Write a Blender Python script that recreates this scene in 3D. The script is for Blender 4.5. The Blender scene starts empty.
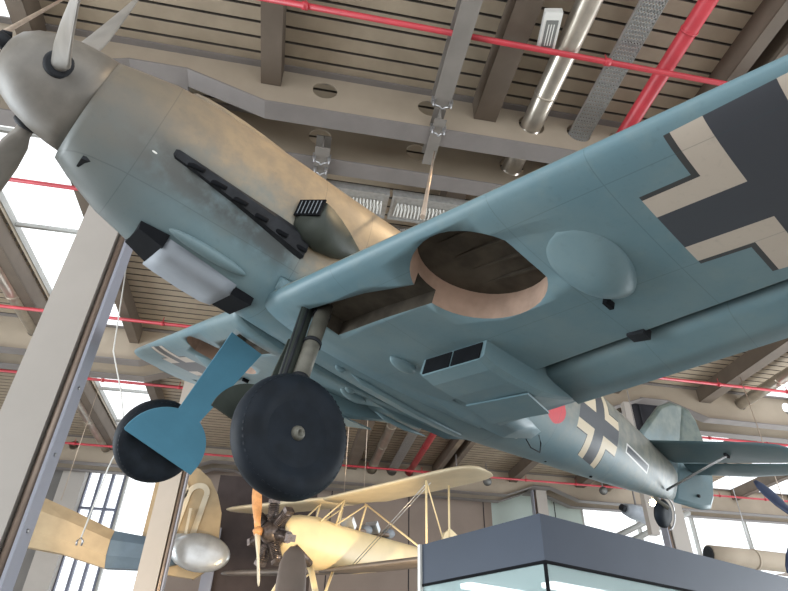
import bpy, bmesh, math, random
from mathutils import Vector, Matrix, Euler
random.seed(5)
PI = math.pi
sc = bpy.context.scene
COL = sc.collection
# ------------------------------------------------------------------ materials
class NT:
    """small expression builder on a node tree"""
    def __init__(s, t): s.t = t
    def val(s, sock, v):
        if isinstance(v, (int, float)): sock.default_value = v
        else: s.t.links.new(v, sock)
    def m(s, op, a, b=0.0, c=0.0):
        n = s.t.nodes.new('ShaderNodeMath'); n.operation = op
        s.val(n.inputs[0], a); s.val(n.inputs[1], b); s.val(n.inputs[2], c)
        return n.outputs[0]
    def add(s, a, b): return s.m('ADD', a, b)
    def sub(s, a, b): return s.m('SUBTRACT', a, b)
    def mul(s, a, b): return s.m('MULTIPLY', a, b)
    def lt(s, a, b): return s.m('LESS_THAN', a, b)
    def gt(s, a, b): return s.m('GREATER_THAN', a, b)
    def ab(s, a): return s.m('ABSOLUTE', a)
    def mx(s, a, b): return s.m('MAXIMUM', a, b)
    def mn(s, a, b): return s.m('MINIMUM', a, b)
    def mixc(s, f, a, b):
        n = s.t.nodes.new('ShaderNodeMix'); n.data_type = 'RGBA'
        s.val(n.inputs[0], f)
        for k, v in ((6, a), (7, b)):
            if isinstance(v, tuple): n.inputs[k].default_value = (v[0], v[1], v[2], 1)
            else: s.t.links.new(v, n.inputs[k])
        return n.outputs[2]
    def noise(s, scale, detail=4, coord=None, rough=.55):
        n = s.t.nodes.new('ShaderNodeTexNoise'); n.inputs['Scale'].default_value = scale
        n.inputs['Detail'].default_value = detail; n.inputs['Roughness'].default_value = rough
        if coord is not None: s.t.links.new(coord, n.inputs['Vector'])
        return n.outputs[0]
    def ramp(s, f, lo, hi):
        n = s.t.nodes.new('ShaderNodeMapRange'); s.val(n.inputs[0], f)
        n.inputs[1].default_value = lo; n.inputs[2].default_value = hi
        n.interpolation_type = 'SMOOTHSTEP'
        return n.outputs[0]

def new_mat(name):
    m = bpy.data.materials.new(name); m.use_nodes = True
    t = m.node_tree; b = t.nodes['Principled BSDF']
    tc = t.nodes.new('ShaderNodeTexCoord')
    return m, NT(t), b, tc.outputs['Object']

def mat(name, col, rough=.6, metal=0, var=.12, scale=3., emit=None, bump=0, spec=.5):
    m, N, b, oc = new_mat(name)
    if emit:
        b.inputs['Emission Color'].default_value = (*emit[0], 1); b.inputs['Emission Strength'].default_value = emit[1]
    n = N.noise(scale, 5, oc)
    c = N.mixc(N.ramp(n, .3, .7), tuple(x*(1-var) for x in col), tuple(min(1, x*(1+var)) for x in col))
    N.t.links.new(c, b.inputs['Base Color'])
    b.inputs['Roughness'].default_value = rough; b.inputs['Metallic'].default_value = metal
    b.inputs['Specular IOR Level'].default_value = spec
    if bump:
        bn = N.t.nodes.new('ShaderNodeBump'); bn.inputs['Strength'].default_value = bump
        N.t.links.new(N.noise(scale*6, 3, oc), bn.inputs['Height']); N.t.links.new(bn.outputs[0], b.inputs['Normal'])
    return m

def glass_mat(name, tint=(.9, .97, .96), alpha=.18):
    m, N, b, oc = new_mat(name)
    b.inputs['Base Color'].default_value = (*tint, 1); b.inputs['Roughness'].default_value = .03
    b.inputs['Alpha'].default_value = alpha
    return m

BLUE = (.12, .235, .275); TAN = (.34, .265, .17); BLACK = (.012, .014, .018); WHITE = (.66, .56, .46)

def sep(N, oc):
    s = N.t.nodes.new('ShaderNodeSeparateXYZ'); N.t.links.new(oc, s.inputs[0]); return s.outputs

def cross_masks(N, u, v, cu, cv, ab_, wh, L, ol):
    a = N.ab(N.sub(u, cu)); b = N.ab(N.sub(v, cv))
    def arms(w, l): return N.mx(N.mul(N.lt(a, w), N.lt(b, l)), N.mul(N.lt(b, w), N.lt(a, l)))
    return arms(ab_, L), arms(ab_+wh, L), arms(ab_+wh+ol, L)

def paint(name, kind):
    m, N, b, oc = new_mat(name)
    x, y, z = sep(N, oc)
    big = N.noise(1.6, 5, oc); fine = N.noise(9, 5, oc); str_ = N.noise(30, 3, oc)
    base = N.mixc(N.ramp(big, .3, .7), (.12, .205, .24), (.165, .24, .26))
    base = N.mixc(N.mul(N.ramp(fine, .5, .8), .25), base, (.22, .27, .25))
    up = N.mixc(N.ramp(fine, .3, .75), (.27, .21, .145), (.36, .27, .17))
    if kind == 'fuselage':
        # soft-edged camouflage, front tan holds painted warm light, greyer towards the tail, soot behind the exhausts
        edge = N.add(N.add(z, N.mul(N.sub(big, .5), .5)), N.mul(N.sub(fine, .5), .25))
        back = N.ramp(x, -4.4, -3.4)
        up = N.mixc(back, N.mixc(N.ramp(fine, .35, .7), (.16, .17, .155), (.24, .24, .20)), up)
        f = N.ramp(N.add(edge, N.mul(.2, N.mul(N.ramp(x, -2.05, -2.2), N.ramp(x, -3.4, -3.0)))), -.42, .16)
        base = N.mixc(f, base, up)
        # exhaust soot
        soot = N.mul(N.mul(N.ramp(N.ab(N.add(z, N.sub(.12, N.mul(x, .09)))), .24, .03), N.ramp(x, -2.25, -2.0)), N.ramp(x, -.65, -1.1))
        base = N.mixc(N.mul(soot, N.ramp(fine, .1, .6)), base, (.055, .065, .065))
        nose = N.ramp(x, -1.7, -.7)
        base = N.mixc(N.mul(nose, .75), base, (.135, .13, .115))
        # national cross on the fuselage side, with outlined bar and red disc
        k, w, o = cross_masks(N, x, z, -5.90, .065, .09, .10, .40, .012)
        base = N.mixc(o, base, BLACK); base = N.mixc(w, base, (.62, .53, .38)); base = N.mixc(k, base, (.05, .055, .065))
        zz = N.sub(z, N.mul(N.add(x, 6.78), .05))
        a = N.ab(N.add(x, 6.78)); c = N.ab(N.sub(zz, .03))
        base = N.mixc(N.mul(N.lt(a, .29), N.lt(c, .055)), base, (.7, .7, .68))
        base = N.mixc(N.mul(N.lt(a, .268), N.lt(c, .036)), base, (.05, .055, .065))
        dx = N.add(x, 5.13); dz = N.add(z, .115)
        r2 = N.add(N.mul(dx, dx), N.mul(N.mul(dz, dz), 1.4))
        base = N.mixc(N.lt(N.add(r2, N.mul(N.sub(fine, .5), .01)), .0225), base, (.60, .035, .05))
        lines = [-.98, -2.16, -2.6, -4.55, -5.2, -6.35, -7.1]
        pl = None
        for q in lines:
            t = N.lt(N.ab(N.sub(x, q)), .003); pl = t if pl is None else N.mx(pl, t)
        pl = N.mx(pl, N.mul(N.lt(N.ab(N.add(z, .40)), .003), N.gt(x, -2.2)))
        base = N.mixc(N.mul(pl, .3), base, (.04, .05, .05))
    if kind == 'wing':
        ya = N.ab(y)
        k, w, o = cross_masks(N, x, ya, -2.815, 3.18, .12, .12, .48, .025)
        base = N.mixc(o, base, (.05, .05, .05)); base = N.mixc(w, base, (.50, .43, .36)); base = N.mixc(k, base, (.055, .058, .068))
        pl = None
        for q in (.95, 2.12, 2.62, 3.9):
            t = N.lt(N.ab(N.sub(ya, q)), .0025); pl = t if pl is None else N.mx(pl, t)
        pl = N.mx(pl, N.lt(N.ab(N.add(x, N.add(2.34, N.mul(ya, .03)))), .0025))
        pl = N.mx(pl, N.lt(N.ab(N.add(x, N.sub(3.2, N.mul(ya, .05)))), .0025))
        base = N.mixc(N.mul(pl, .28), base, (.04, .07, .08))
        top = N.gt(N.sub(z, N.mul(ya, .0967)), -.60)
        # upper surface camouflage reaches the leading edge
        base = N.mixc(N.mul(N.mul(top, N.lt(w, .5)), .85), base, (.25, .24, .19))
    if kind == 'tail':
        gre = N.mixc(N.ramp(fine, .3, .7), (.10, .135, .125), (.17, .20, .17))
        f = N.ramp(N.add(z, N.mul(N.sub(big, .5), .6)), .45, .75)
        base = N.mixc(f, base, gre)
    base = N.mixc(N.mul(N.ramp(str_, .55, .8), .12), base, (.05, .06, .06))
    N.t.links.new(base, b.inputs['Base Color'])
    b.inputs['Roughness'].default_value = .42; b.inputs['Specular IOR Level'].default_value = .35
    bn = N.t.nodes.new('ShaderNodeBump'); bn.inputs['Strength'].default_value = .12; bn.inputs['Distance'].default_value = .02
    N.t.links.new(N.noise(3.5, 2, oc), bn.inputs['Height']); N.t.links.new(bn.outputs[0], b.inputs['Normal'])
    return m

M = {}
M['fus'] = paint('fighter_fuselage_paint', 'fuselage'); M['wing'] = paint('fighter_wing_paint', 'wing'); M['tail'] = paint('fighter_tail_paint', 'tail')
M['blue'] = paint('fighter_underside_blue', 'plain')
M['gearblue'] = mat('gear_cover_blue', (.075, .24, .35), .5, 0, .1, 2)
M['spin'] = mat('spinner_grey', (.17, .155, .135), .45, 0, .2, 4)
M['olive'] = mat('dark_olive_paint', (.045, .053, .045), .5, 0, .2, 5, spec=.3)
M['black'] = mat('soot_and_shade_black', (.008, .009, .011), .8, 0, .2, 5, spec=.1)  # soot, and the painted shade inside openings
M['gap'] = mat('exhaust_dark', (.022, .024, .028), .6, 0, .3, 8, spec=.2)
M['rubber'] = mat('tyre_rubber', (.009, .013, .019), .6, 0, .25, 10, bump=.2, spec=.2)
M['hub'] = mat('hub_dark_blue', (.008, .012, .02), .5, 0, .2, 6, spec=.2)
M['strut'] = mat('strut_grey_green', (.14, .135, .11), .5, .2, .2, 8)
M['oleo'] = mat('strut_beige', (.50, .36, .21), .45, .1, .15, 8)
M['blade'] = mat('blade_worn_metal', (.27, .25, .225), .35, .1, .15, 5)
M['bladedark'] = mat('blade_back_dark', (.07, .06, .055), .45, .1, .2, 5)
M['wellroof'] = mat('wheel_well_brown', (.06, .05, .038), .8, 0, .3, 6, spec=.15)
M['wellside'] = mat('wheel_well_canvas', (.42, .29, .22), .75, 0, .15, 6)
M['lightgrey'] = mat('oil_cooler_pale', (.30, .33, .37), .6, 0, .08, 3)
M['steel'] = mat('bare_steel', (.45, .45, .46), .3, .8, .1, 6)
M['web'] = mat('girder_web_paint', (.36, .30, .23), .7, 0, .06, 1.2)
M['flange'] = mat('girder_flange_paint', (.20, .18, .17), .6, 0, .06, 2)
M['purlin'] = mat('purlin_brown', (.13, .10, .075), .7, 0, .1, 2)
M['rail'] = mat('rail_warm_grey', (.21, .19, .17), .6, 0, .08, 2)
M['deck'] = mat('deck_galvanised', (.37, .305, .225), .5, .15, .08, 2)
M['groove'] = mat('deck_groove', (.11, .095, .08), .8)
M['column'] = mat('column_grey_beige', (.44, .405, .37), .45, 0, .04, 1)
M['colside'] = mat('column_lavender', (.33, .34, .40), .45, 0, .04, 1)
M['pipe'] = mat('drain_pipe_bronze', (.26, .20, .16), .35, .5, .1, 3)
M['slot'] = mat('column_slot_dark', (.03, .03, .035), .8, spec=.15)
M['red'] = mat('sprinkler_red', (.50, .045, .06), .4, 0, .1, 3)
M['duct'] = mat('spiral_duct_zinc', (.55, .50, .43), .28, .75, .12, 3)
M['tray'] = mat('cable_tray_zinc', (.5, .5, .49), .35, .6, .1, 12)
M['white'] = mat('white_plastic', (.75, .74, .70), .5, 0, .03)
M['greypl'] = mat('grey_panel', (.18, .18, .17), .5, 0, .1)
M['cream'] = mat('biplane_cream', (.85, .68, .40), .4, 0, .07, 1.5)
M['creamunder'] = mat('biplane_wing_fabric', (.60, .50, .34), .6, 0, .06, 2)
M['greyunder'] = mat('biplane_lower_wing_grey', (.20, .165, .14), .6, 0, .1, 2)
M['wood'] = mat('propeller_wood', (.62, .30, .12), .3, 0, .2, 6)
M['engine'] = mat('engine_metal', (.16, .13, .12), .35, .7, .4, 14)
M['brownfair'] = mat('brown_fairing', (.20, .15, .12), .5, 0, .1, 3)
M['yellow'] = mat('ochre_fabric', (.46, .34, .20), .6, 0, .1, 2)
M['slate'] = mat('slate_blue_band', (.11, .16, .21), .6, 0, .1, 2)
M['silver'] = mat('silver_dope', (.62, .64, .66), .3, .55, .12, 3)
M['mark'] = mat('pale_numeral', (.72, .62, .46), .6, 0, .05)
M['case'] = mat('showcase_fascia', (.045, .058, .085), .45, 0, .06, 1.5, spec=.25)
M['glass'] = glass_mat('case_glass', (.62, .80, .80), .35)
M['pane'] = glass_mat('window_glass', (.95, .98, 1), .08)
M['caseback'] = mat('showcase_lining', (.36, .48, .48), .6, 0, .05)
M['tube'] = mat('strip_light_lit', (1, 1, 1), .5, 0, 0, emit=((.9, .97, 1), 3))
M['bulb'] = mat('lamp_lit', (1, .9, .7), .5, 0, 0, emit=((1, .78, .45), 60))
M['spotbody'] = mat('spotlight_black', (.02, .02, .022), .5)
M['frame'] = mat('window_frame_purple_grey', (.17, .18, .24), .5, .2, .06)
M['frame2'] = mat('skylight_frame_grey', (.40, .40, .38), .5, 0, .06)
M['wallgrey'] = mat('wall_concrete_grey', (.20, .19, .18), .85, 0, .12, .6)
M['wallbrown'] = mat('wall_panel_brown', (.30, .235, .195), .8, 0, .08, .5)
M['partition'] = mat('partition_dark_brown', (.075, .058, .055), .8, 0, .2, 1, spec=.2)
M['wallteal'] = mat('wall_pale_teal', (.52, .60, .56), .7, 0, .05, .5)
M['floor'] = mat('floor_screed', (.46, .43, .40), .5, 0, .1, .8)
M['cable'] = mat('cable_steel', (.50, .40, .32), .4, .5)
M['navy'] = mat('propeller_navy', (.05, .07, .13), .35, .2, .1, 4)

# ------------------------------------------------------------------ mesh helpers
class MB:
    def __init__(s): s.v = []; s.f = []; s.mi = []; s.sm = []
    def add(s, vs, fs, mi=0, smooth=False):
        o = len(s.v); s.v += [tuple(v) for v in vs]
        for f in fs: s.f.append(tuple(o+i for i in f)); s.mi.append(mi); s.sm.append(smooth)
        return s
    def box(s, a, b, mi=0):
        x0, y0, z0 = (min(p, q) for p, q in zip(a, b)); x1, y1, z1 = (max(p, q) for p, q in zip(a, b))
        vs = [(x0,y0,z0),(x1,y0,z0),(x1,y1,z0),(x0,y1,z0),(x0,y0,z1),(x1,y0,z1),(x1,y1,z1),(x0,y1,z1)]
        return s.add(vs, [(3,2,1,0),(4,5,6,7),(0,1,5,4),(1,2,6,5),(2,3,7,6),(3,0,4,7)], mi)
    def obox(s, c, ax, ay, az, mi=0):
        c = Vector(c); ax, ay, az = Vector(ax), Vector(ay), Vector(az)
        vs = [c+ax*i+ay*j+az*k for k in (-1,1) for i, j in ((-1,-1),(1,-1),(1,1),(-1,1))]
        return s.add(vs, [(3,2,1,0),(4,5,6,7),(0,1,5,4),(1,2,6,5),(2,3,7,6),(3,0,4,7)], mi)
    def loft(s, secs, mi=0, smooth=True, closed=True, caps=True):
        n = len(secs[0]); vs = [p for q in secs for p in q]; fs = []
        for i in range(len(secs)-1):
            for j in range(n if closed else n-1):
                k = (j+1) % n; fs.append((i*n+j, i*n+k, (i+1)*n+k, (i+1)*n+j))
        s.add(vs, fs, mi, smooth)
        if caps and closed:
            o = len(s.v)-len(vs)
            s.f.append(tuple(o+j for j in range(n))[::-1]); s.mi.append(mi); s.sm.append(False)
            s.f.append(tuple(o+(len(secs)-1)*n+j for j in range(n))); s.mi.append(mi); s.sm.append(False)
        return s
    def tube(s, pts, r, n=12, mi=0, smooth=True, sy=1.0, up=None):
        pts = [Vector(p) for p in pts]; R = r if isinstance(r, (list, tuple)) else [r]*len(pts); secs = []
        for i, p in enumerate(pts):
            d = (pts[min(i+1, len(pts)-1)]-pts[max(i-1, 0)]).normalized()
            u = Vector(up) if up else (Vector((0,0,1)) if abs(d.z) < .9 else Vector((1,0,0)))
            a = d.cross(u).normalized(); b = a.cross(d).normalized()
            secs.append([p+a*math.cos(t)*R[i]+b*math.sin(t)*R[i]*sy for t in (2*PI*k/n for k in range(n))])
        return s.loft(secs, mi, smooth)
    def rev(s, prof, o, d, n=32, mi=0, smooth=True, caps=True):
        o = Vector(o); d = Vector(d).normalized(); u = Vector((0,0,1)) if abs(d.z) < .9 else Vector((1,0,0))
        a = d.cross(u).normalized(); b = a.cross(d)
        secs = [[o+d*t+(a*math.cos(q)+b*math.sin(q))*max(r, 1e-4) for q in (2*PI*k/n for k in range(n))] for t, r in prof]
        return s.loft(secs, mi, smooth, True, caps)
    def prism(s, poly, h0, h1, fn=None, mi=0, smooth=False):
        """poly 2D extruded from h0 to h1; fn(u, v, h) gives the 3D point"""
        fn = fn or (lambda u, v, h: (u, v, h))
        n = len(poly); vs = [fn(u, v, h0) for u, v in poly]+[fn(u, v, h1) for u, v in poly]
        s.add(vs, [(i, (i+1) % n, n+(i+1) % n, n+i) for i in range(n)], mi, smooth)
        o = len(s.v)-2*n
        s.f.append(tuple(o+i for i in range(n))[::-1]); s.f.append(tuple(o+n+i for i in range(n))); s.mi += [mi, mi]; s.sm += [False, False]
        return s
    def ellipsoid(s, c, rx, ry, rz, n=20, m=10, mi=0):
        c = Vector(c); secs = []
        for i in range(m+1):
            t = PI*i/m; x = math.cos(t); r = max(math.sin(t), 1e-3)
            secs.append([c+Vector((rx*x, ry*r*math.cos(q), rz*r*math.sin(q))) for q in (2*PI*k/n for k in range(n))])
        return s.loft(secs, mi)
    def build(s, name, mats, parent=None, off=None):
        me = bpy.data.meshes.new(name)
        v = s.v if off is None else [tuple(Vector(p)-Vector(off)) for p in s.v]
        me.from_pydata(v, [], s.f)
        for i, p in enumerate(me.polygons): p.material_index = s.mi[i]; p.use_smooth = s.sm[i]
        for m in (mats if isinstance(mats, (list, tuple)) else [mats]): me.materials.append(M[m] if isinstance(m, str) else m)
        bm = bmesh.new(); bm.from_mesh(me); bmesh.ops.recalc_face_normals(bm, faces=bm.faces); bm.to_mesh(me); bm.free()
        o = bpy.data.objects.new(name, me); COL.objects.link(o)
        if parent is not None: o.parent = parent
        return o

def tag(o, label=None, cat=None, group=None, kind=None):
    if label: o['label'] = label
    if cat: o['category'] = cat
    if group: o['group'] = group
    if kind: o['kind'] = kind
    return o
def empty(name, loc=(0, 0, 0), rot=(0, 0, 0), label=None, cat=None, group=None):
    o = bpy.data.objects.new(name, None); COL.objects.link(o); o.location = loc; o.rotation_euler = rot; o.empty_display_size = .2
    return tag(o, label, cat, group)
def struct(name, mb, mats): return tag(mb.build(name, mats), kind='structure')
def copy_tree(o, parent=None, dx=None):
    c = o.copy(); COL.objects.link(c); c.parent = parent
    for ch in list(o.children): copy_tree(ch, c)
    return c
def circle(r, n=24, cx=0, cy=0): return [(cx+r*math.cos(2*PI*k/n), cy+r*math.sin(2*PI*k/n)) for k in range(n)]

# ------------------------------------------------------------------ camera (eye 1.6 m above the hall floor)
right = Vector((.9833181, -.18074977, .02037236)); down = Vector((.1199264, .56003203, -.81974495)); fwd = Vector((.13675954, .80851323, .5723663))
cam = bpy.data.objects.new('camera', bpy.data.cameras.new('camera')); COL.objects.link(cam)
R = Matrix((right, -down, -fwd)).transposed().to_4x4()
cam.matrix_world = Matrix.Translation((0, 0, 1.6)) @ R
cam.data.sensor_width = 36; cam.data.lens = 590/788*36; cam.data.clip_start = .05; cam.data.clip_end = 300
sc.camera = cam
sc.view_settings.view_transform = 'Standard'; sc.view_settings.look = 'None'; sc.view_settings.exposure = 0; sc.view_settings.gamma = 1

# ================================================================== THE HALL
XL, XR, YB, YF = -20, 26, -6, 27.5
struct('floor', MB().box((XL, YB, -.2), (XR, YF, 0)), 'floor')
# ceiling: galvanised deck with narrow open ribs, between the skylight strips
def deck(name, x0, x1):
    mb = MB(); z = 10.58; p = .27; y = YB
    prof = []
    while y < YF:
        prof += [(y, z), (y+p-.045, z), (y+p-.04, z+.07), (y+p-.005, z+.07)]; y += p
    mi = []
    n = len(prof); vs = [(x0, a, b) for a, b in prof]+[(x1, a, b) for a, b in prof]
    for i in range(n-1):
        mb.add([vs[i], vs[i+1], vs[n+i+1], vs[n+i]], [(0, 1, 2, 3)], 0 if i % 4 == 0 else 1)
    mb.box((x0, YB, z+.08), (x1, YF, z+.2), 0)
    return struct(name, mb, ['deck', 'groove'])
deck('ceiling', -5.0, 15.3); deck('ceiling.001', XL, -7.15); deck('ceiling.002', 18.6, 19.6)
# skylight strips
for k, (x0, x1) in enumerate(((-7.15, -5.0), (15.3, 18.6), (19.6, 25.8))):
    mb = MB().box((x0, YB, 10.86), (x1, YF, 10.88), 0)
    for x in (x0, x1): mb.box((x-.02, YB, 10.75), (x+.02, YF, 10.95), 1)
    for q in range(0, 34, 3): mb.box((x0, YB+q, 10.80), (x1, YB+q+.07, 10.90), 1)
    struct('window_%d' % (k+1), mb, ['pane', 'frame2'])

CX = (-2.86, 11.36)                    # column lines
def girder(yc, name, label, group):
    """one of a pair of deep plate girders: web that rises at the column lines, round holes, bottom flange"""
    e = empty(name, (0, yc, 9.5), label=label, cat='roof girder', group=group)
    zt = 10.56
    pts = [(XL, 9.5)]
    for c in CX: pts += [(c-1.75, 9.5), (c-.45, 9.98), (c+.45, 9.98), (c+1.75, 9.5)]
    pts += [(XR, 9.5)]
    holes = [(-8.9, .19), (-7.62, .21), (-.2, .21), (1.63, .21), (3.5, .24), (4.4, .23), (5.2, .2), (7.9, .2), (9.4, .2), (14.6, .21), (16.4, .22), (17.9, .21)]
    # web in vertical strips; strips with a hole are bridged by hand
    mb = MB()
    def zb(x):
        for (a, b), (c, d) in zip(pts, pts[1:]):
            if a <= x <= c: return b+(d-b)*(x-a)/(c-a)
        return 9.5
    xs = sorted(set([p[0] for p in pts]+[h[0]-.38 for h in holes]+[h[0]+.38 for h in holes]))
    hz = 10.2
    for x0, x1 in zip(xs, xs[1:]):
        h = [q for q in holes if abs((x0+x1)/2-q[0]) < .05 and x1-x0 < .85]
        for yy in (-.012, .012):
            if not h:
                mb.add([(x0, yy, zb(x0)-9.5), (x1, yy, zb(x1)-9.5), (x1, yy, zt-9.5), (x0, yy, zt-9.5)], [(0, 1, 2, 3)])
            else:
                hx, hr = h[0]; n = 32; ring = []; out = []
                for k in range(n):
                    t = 2*PI*(k+.5)/n; c, s_ = math.cos(t), math.sin(t)
                    ring.append((hx+hr*c, yy, hz-9.5+hr*s_))
                    ex = (x1-hx)/abs(c) if abs(c) > 1e-6 else 1e9
                    ez = ((zt-hz) if s_ > 0 else (hz-9.5))/abs(s_) if abs(s_) > 1e-6 else 1e9
                    q = min(ex, ez); out.append((hx+q*c, yy, hz-9.5+q*s_))
                mb.add(ring+out, [(k, (k+1) % n, n+(k+1) % n, n+k) for k in range(n)])
                cor = [(x0, yy, 0), (x1, yy, 0), (x1, yy, zt-9.5), (x0, yy, zt-9.5)]
                for cc in cor:
                    d = sorted(range(n), key=lambda k: (Vector(out[k])-Vector(cc)).length)[:2]
                    mb.add([out[d[0]], out[d[1]], cc], [(0, 1, 2)])
    for hx, hr in holes:
        n = 32
        mb.loft([[(hx+hr*math.cos(2*PI*k/n), yy, hz-9.5+hr*math.sin(2*PI*k/n)) for k in range(n)] for yy in (-.012, .012)], caps=False)
    mb.build('web', 'web', e)
    mf = MB(); secs = [[(x, -.175, z-9.5-.03), (x, .175, z-9.5-.03), (x, .175, z-9.5), (x, -.175, z-9.5)] for x, z in pts]
    mf.loft(secs, 0, False); mf.box((XL, -.12, zt-9.5-.02), (XR, .12, zt-9.5+.015)); mf.build('flange', 'flange', e)
    return e
GY = (6.4, 7.42, 15.98, 17.0, 25.5, 26.5)
gl = ['deep grey-beige plate girder nearest the viewer, with round holes, above the fighter nose',
      'second plate girder just behind the nearest one, above the coil trays',
      'front girder of the middle pair, seen at far left and behind the fighter tail',
      'rear girder of the middle pair, partly hidden by the one in front of it',
      'front girder of the farthest pair, carrying the far spotlights',
      'rearmost plate girder, close to the back wall']
for y, l in zip(GY, gl): girder(y, 'roof_girder', l, 'plate girders under the roof')

# purlins (top-level steel beams running between the girders)
bays = [(YB, 6.38), (7.44, 15.96), (17.02, 25.48)]
bn = ['in the front bay', 'in the middle bay', 'in the far bay']
px = [(-7.32, .30, 'left of the left skylight strip'), (-4.9, .26, 'right of the left skylight strip'), (-1.1, .33, 'above the fighter cowling line'), (2.62, .40, 'beside the hoist rail'),
      (6.35, .22, 'right of the wide red pipe, left of a twin'), (6.85, .22, 'outer of the twin beams right of the red pipe'), (10.0, .34, 'left of the right-hand column line'), (13.25, .40, 'above the fighter tailplane'), (17.0, .3, 'under the right skylight'), (21.2, .3, 'far right under the skylight'), (24.3, .3, 'outermost on the right')]
for bi, (y0, y1) in enumerate(bays):
    for x, w, wl in px:
        mb = MB().box((x-w/2, y0, 10.12), (x-w/2+.03, y1, 10.58)).box((x-w/2, y0, 10.10), (x+w/2, y1, 10.13)).box((x+w/2-.03, y0, 10.12), (x+w/2, y1, 10.58))
        tag(mb.build('ceiling_beam', 'purlin'), 'dark steel ceiling beam %s, %s' % (bn[bi], wl), 'beam', 'ceiling beams running front to back')
# ducts and pipes along the hall
def long_pipe(x, z, r, y0, y1, m, name, label, cat, group=None, joints=0):
    e = MB().tube([(x, y0, z), (x, y1, z)], r, 24)
    if joints:
        y = y0+1.2
        while y < y1:
            e.tube([(x, y, z), (x, y+.035, z)], r+.012, 24); y += joints
    return tag(e.build(name, m), label, cat, group)
long_pipe(3.5, 10.2, .19, YB, 27, 'duct', 'ventilation_duct', 'shiny round zinc duct passing through the girder right of the hoist rail', 'duct', 'round ventilation ducts', 2.1)
long_pipe(-7.62, 10.2, .19, YB, 27, 'duct', 'ventilation_duct', 'round zinc duct at far left beyond the left skylight', 'duct', 'round ventilation ducts', 2.1)
long_pipe(14.6, 10.2, .18, YB, 27, 'duct', 'ventilation_duct', 'round duct through the girder right of the fighter fin', 'duct', 'round ventilation ducts', 2.1)
long_pipe(5.2, 10.2, .13, YB, 27, 'red', 'sprinkler_main', 'thick red sprinkler main running front to back under the roof', 'pipe', None, 3)
# perforated cable tray
def cable_tray(x, z, w, y0, y1, label):
    mb = MB(); n = int((y1-y0)/.07)
    for i in range(8): mb.box((x-w/2+w*i/7-.013, y0, z), (x-w/2+w*i/7+.013, y1, z+.008))
    for k in range(n): mb.box((x-w/2, y0+k*.07, z), (x+w/2, y0+k*.07+.042, z+.006))
    for s in (-1, 1): mb.box((x+s*w/2-.004, y0, z), (x+s*w/2+.004, y1, z+.09))
    return tag(mb.build('cable_tray', 'tray'), label, 'cable tray', 'perforated cable trays')
cable_tray(4.42, 10.16, .36, YB, 27, 'long perforated metal cable tray between the zinc duct and the red main')
# thin red cross pipes with couplings
for y, x0, x1, w in ((4.8, -4, 15, 'nearest the viewer'), (9.42, -19, 15, 'second from the viewer, crossing the left skylight'), (14.35, -19, 25, 'just before the middle girders'), (18.3, -19, 25, 'beyond the middle girders'), (24.5, -19, 25, 'along the far girders')):
    mb = MB().tube([(x0, y, 9.92), (x1, y, 9.92)], .045, 12)
    x = x0+1
    while x < x1: mb.tube([(x, y, 9.92), (x+.09, y, 9.92)], .062, 12); mb.tube([(x+.045, y, 9.92), (x+.045, y, 10.12)], .012, 6); x += 2.35
    tag(mb.build('sprinkler_pipe', 'red'), 'thin red sprinkler pipe %s' % w, 'pipe', 'thin red sprinkler pipes')
# hoist rails (I-beams) through the girders
def rail(x, y0, y1, w, z0, z1, label):
    e = empty('hoist_rail', (x, (y0+y1)/2, z0), label=label, cat='rail', group='hoist rails')
    h = (y1-y0)/2; mb = MB().box((-w/2, -h, 0), (w/2, h, .025)).box((-.012, -h, .02), (.012, h, z1-z0)).box((-w/2, -h, z1-z0-.02), (w/2, h, z1-z0)); mb.build('beam', 'rail', e)
    return e
def clamp(e, dy, w):
    for s in (-1, 1):
        c = MB().box((s*w/2-.03, dy-.04, -.03), (s*w/2+.03, dy+.04, .07)).tube([(s*w/2, dy, -.13), (s*w/2, dy, .1)], .012, 8)
        c.tube([(s*w/2, dy, -.08), (s*w/2*.3, dy, -.12), (0, dy+.02, -.16)], .012, 8); c.build('clamp', 'steel', e)
r1 = rail(1.72, -5, 6.02, .29, 9.76, 10.1, 'broad warm-grey hoist rail ending at the nearest girder'); clamp(r1, 5.4, .3)
r2 = rail(1.72, 6.02, 7.0, .2, 9.45, 9.75, 'narrow hoist rail under the nearest girder, carrying the wing cable'); clamp(r2, -.30, .2)
r3 = rail(-.12, 6.95, 15.4, .26, 9.4, 9.72, 'dark hoist rail behind the fighter cowling with steel clamps'); clamp(r3, -4.0, .26); clamp(r3, -3.75, .2)
# coil trays hung under the second girder
def coil_tray(x0, x1, z, label):
    e = empty('coil_tray', ((x0+x1)/2, 8.15, z), label=label, cat='cable tray', group='trays with coiled cable')
    h = (x1-x0)/2
    mb = MB().box((-h, -.3, 0), (h, .32, .02)).box((-h, -.32, -.02), (h, -.27, .14)).box((-h, .3, -.02), (h, .34, .12)).box((-h, -.3, -.03), (-h+.04, .32, .03)); mb.build('tray', 'tray', e)
    pts = []; n = int((x1-x0)/.075)
    for k in range(n*16):
        t = 2*PI*k/16; pts.append((-h+.1+(2*h-.2)*k/(n*16), .03+.17*math.cos(t), -.04+.035*math.sin(t)))
    MB().tube(pts, .011, 6, up=(0, 0, 1)).build('coiled_cable', 'white', e)
coil_tray(.02, 1.2, 9.42, 'hanging tray with coiled white cable, left one, just above the fighter spine')
coil_tray(1.26, 2.75, 9.42, 'hanging tray with coiled white cable, right one, nearer the wing')
tag(MB().box((.5, 9.0, 9.5), (8, 9.22, 9.72)).build('ceiling_beam', 'rail'), 'grey crosswise beam behind the coil trays', 'beam')
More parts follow.
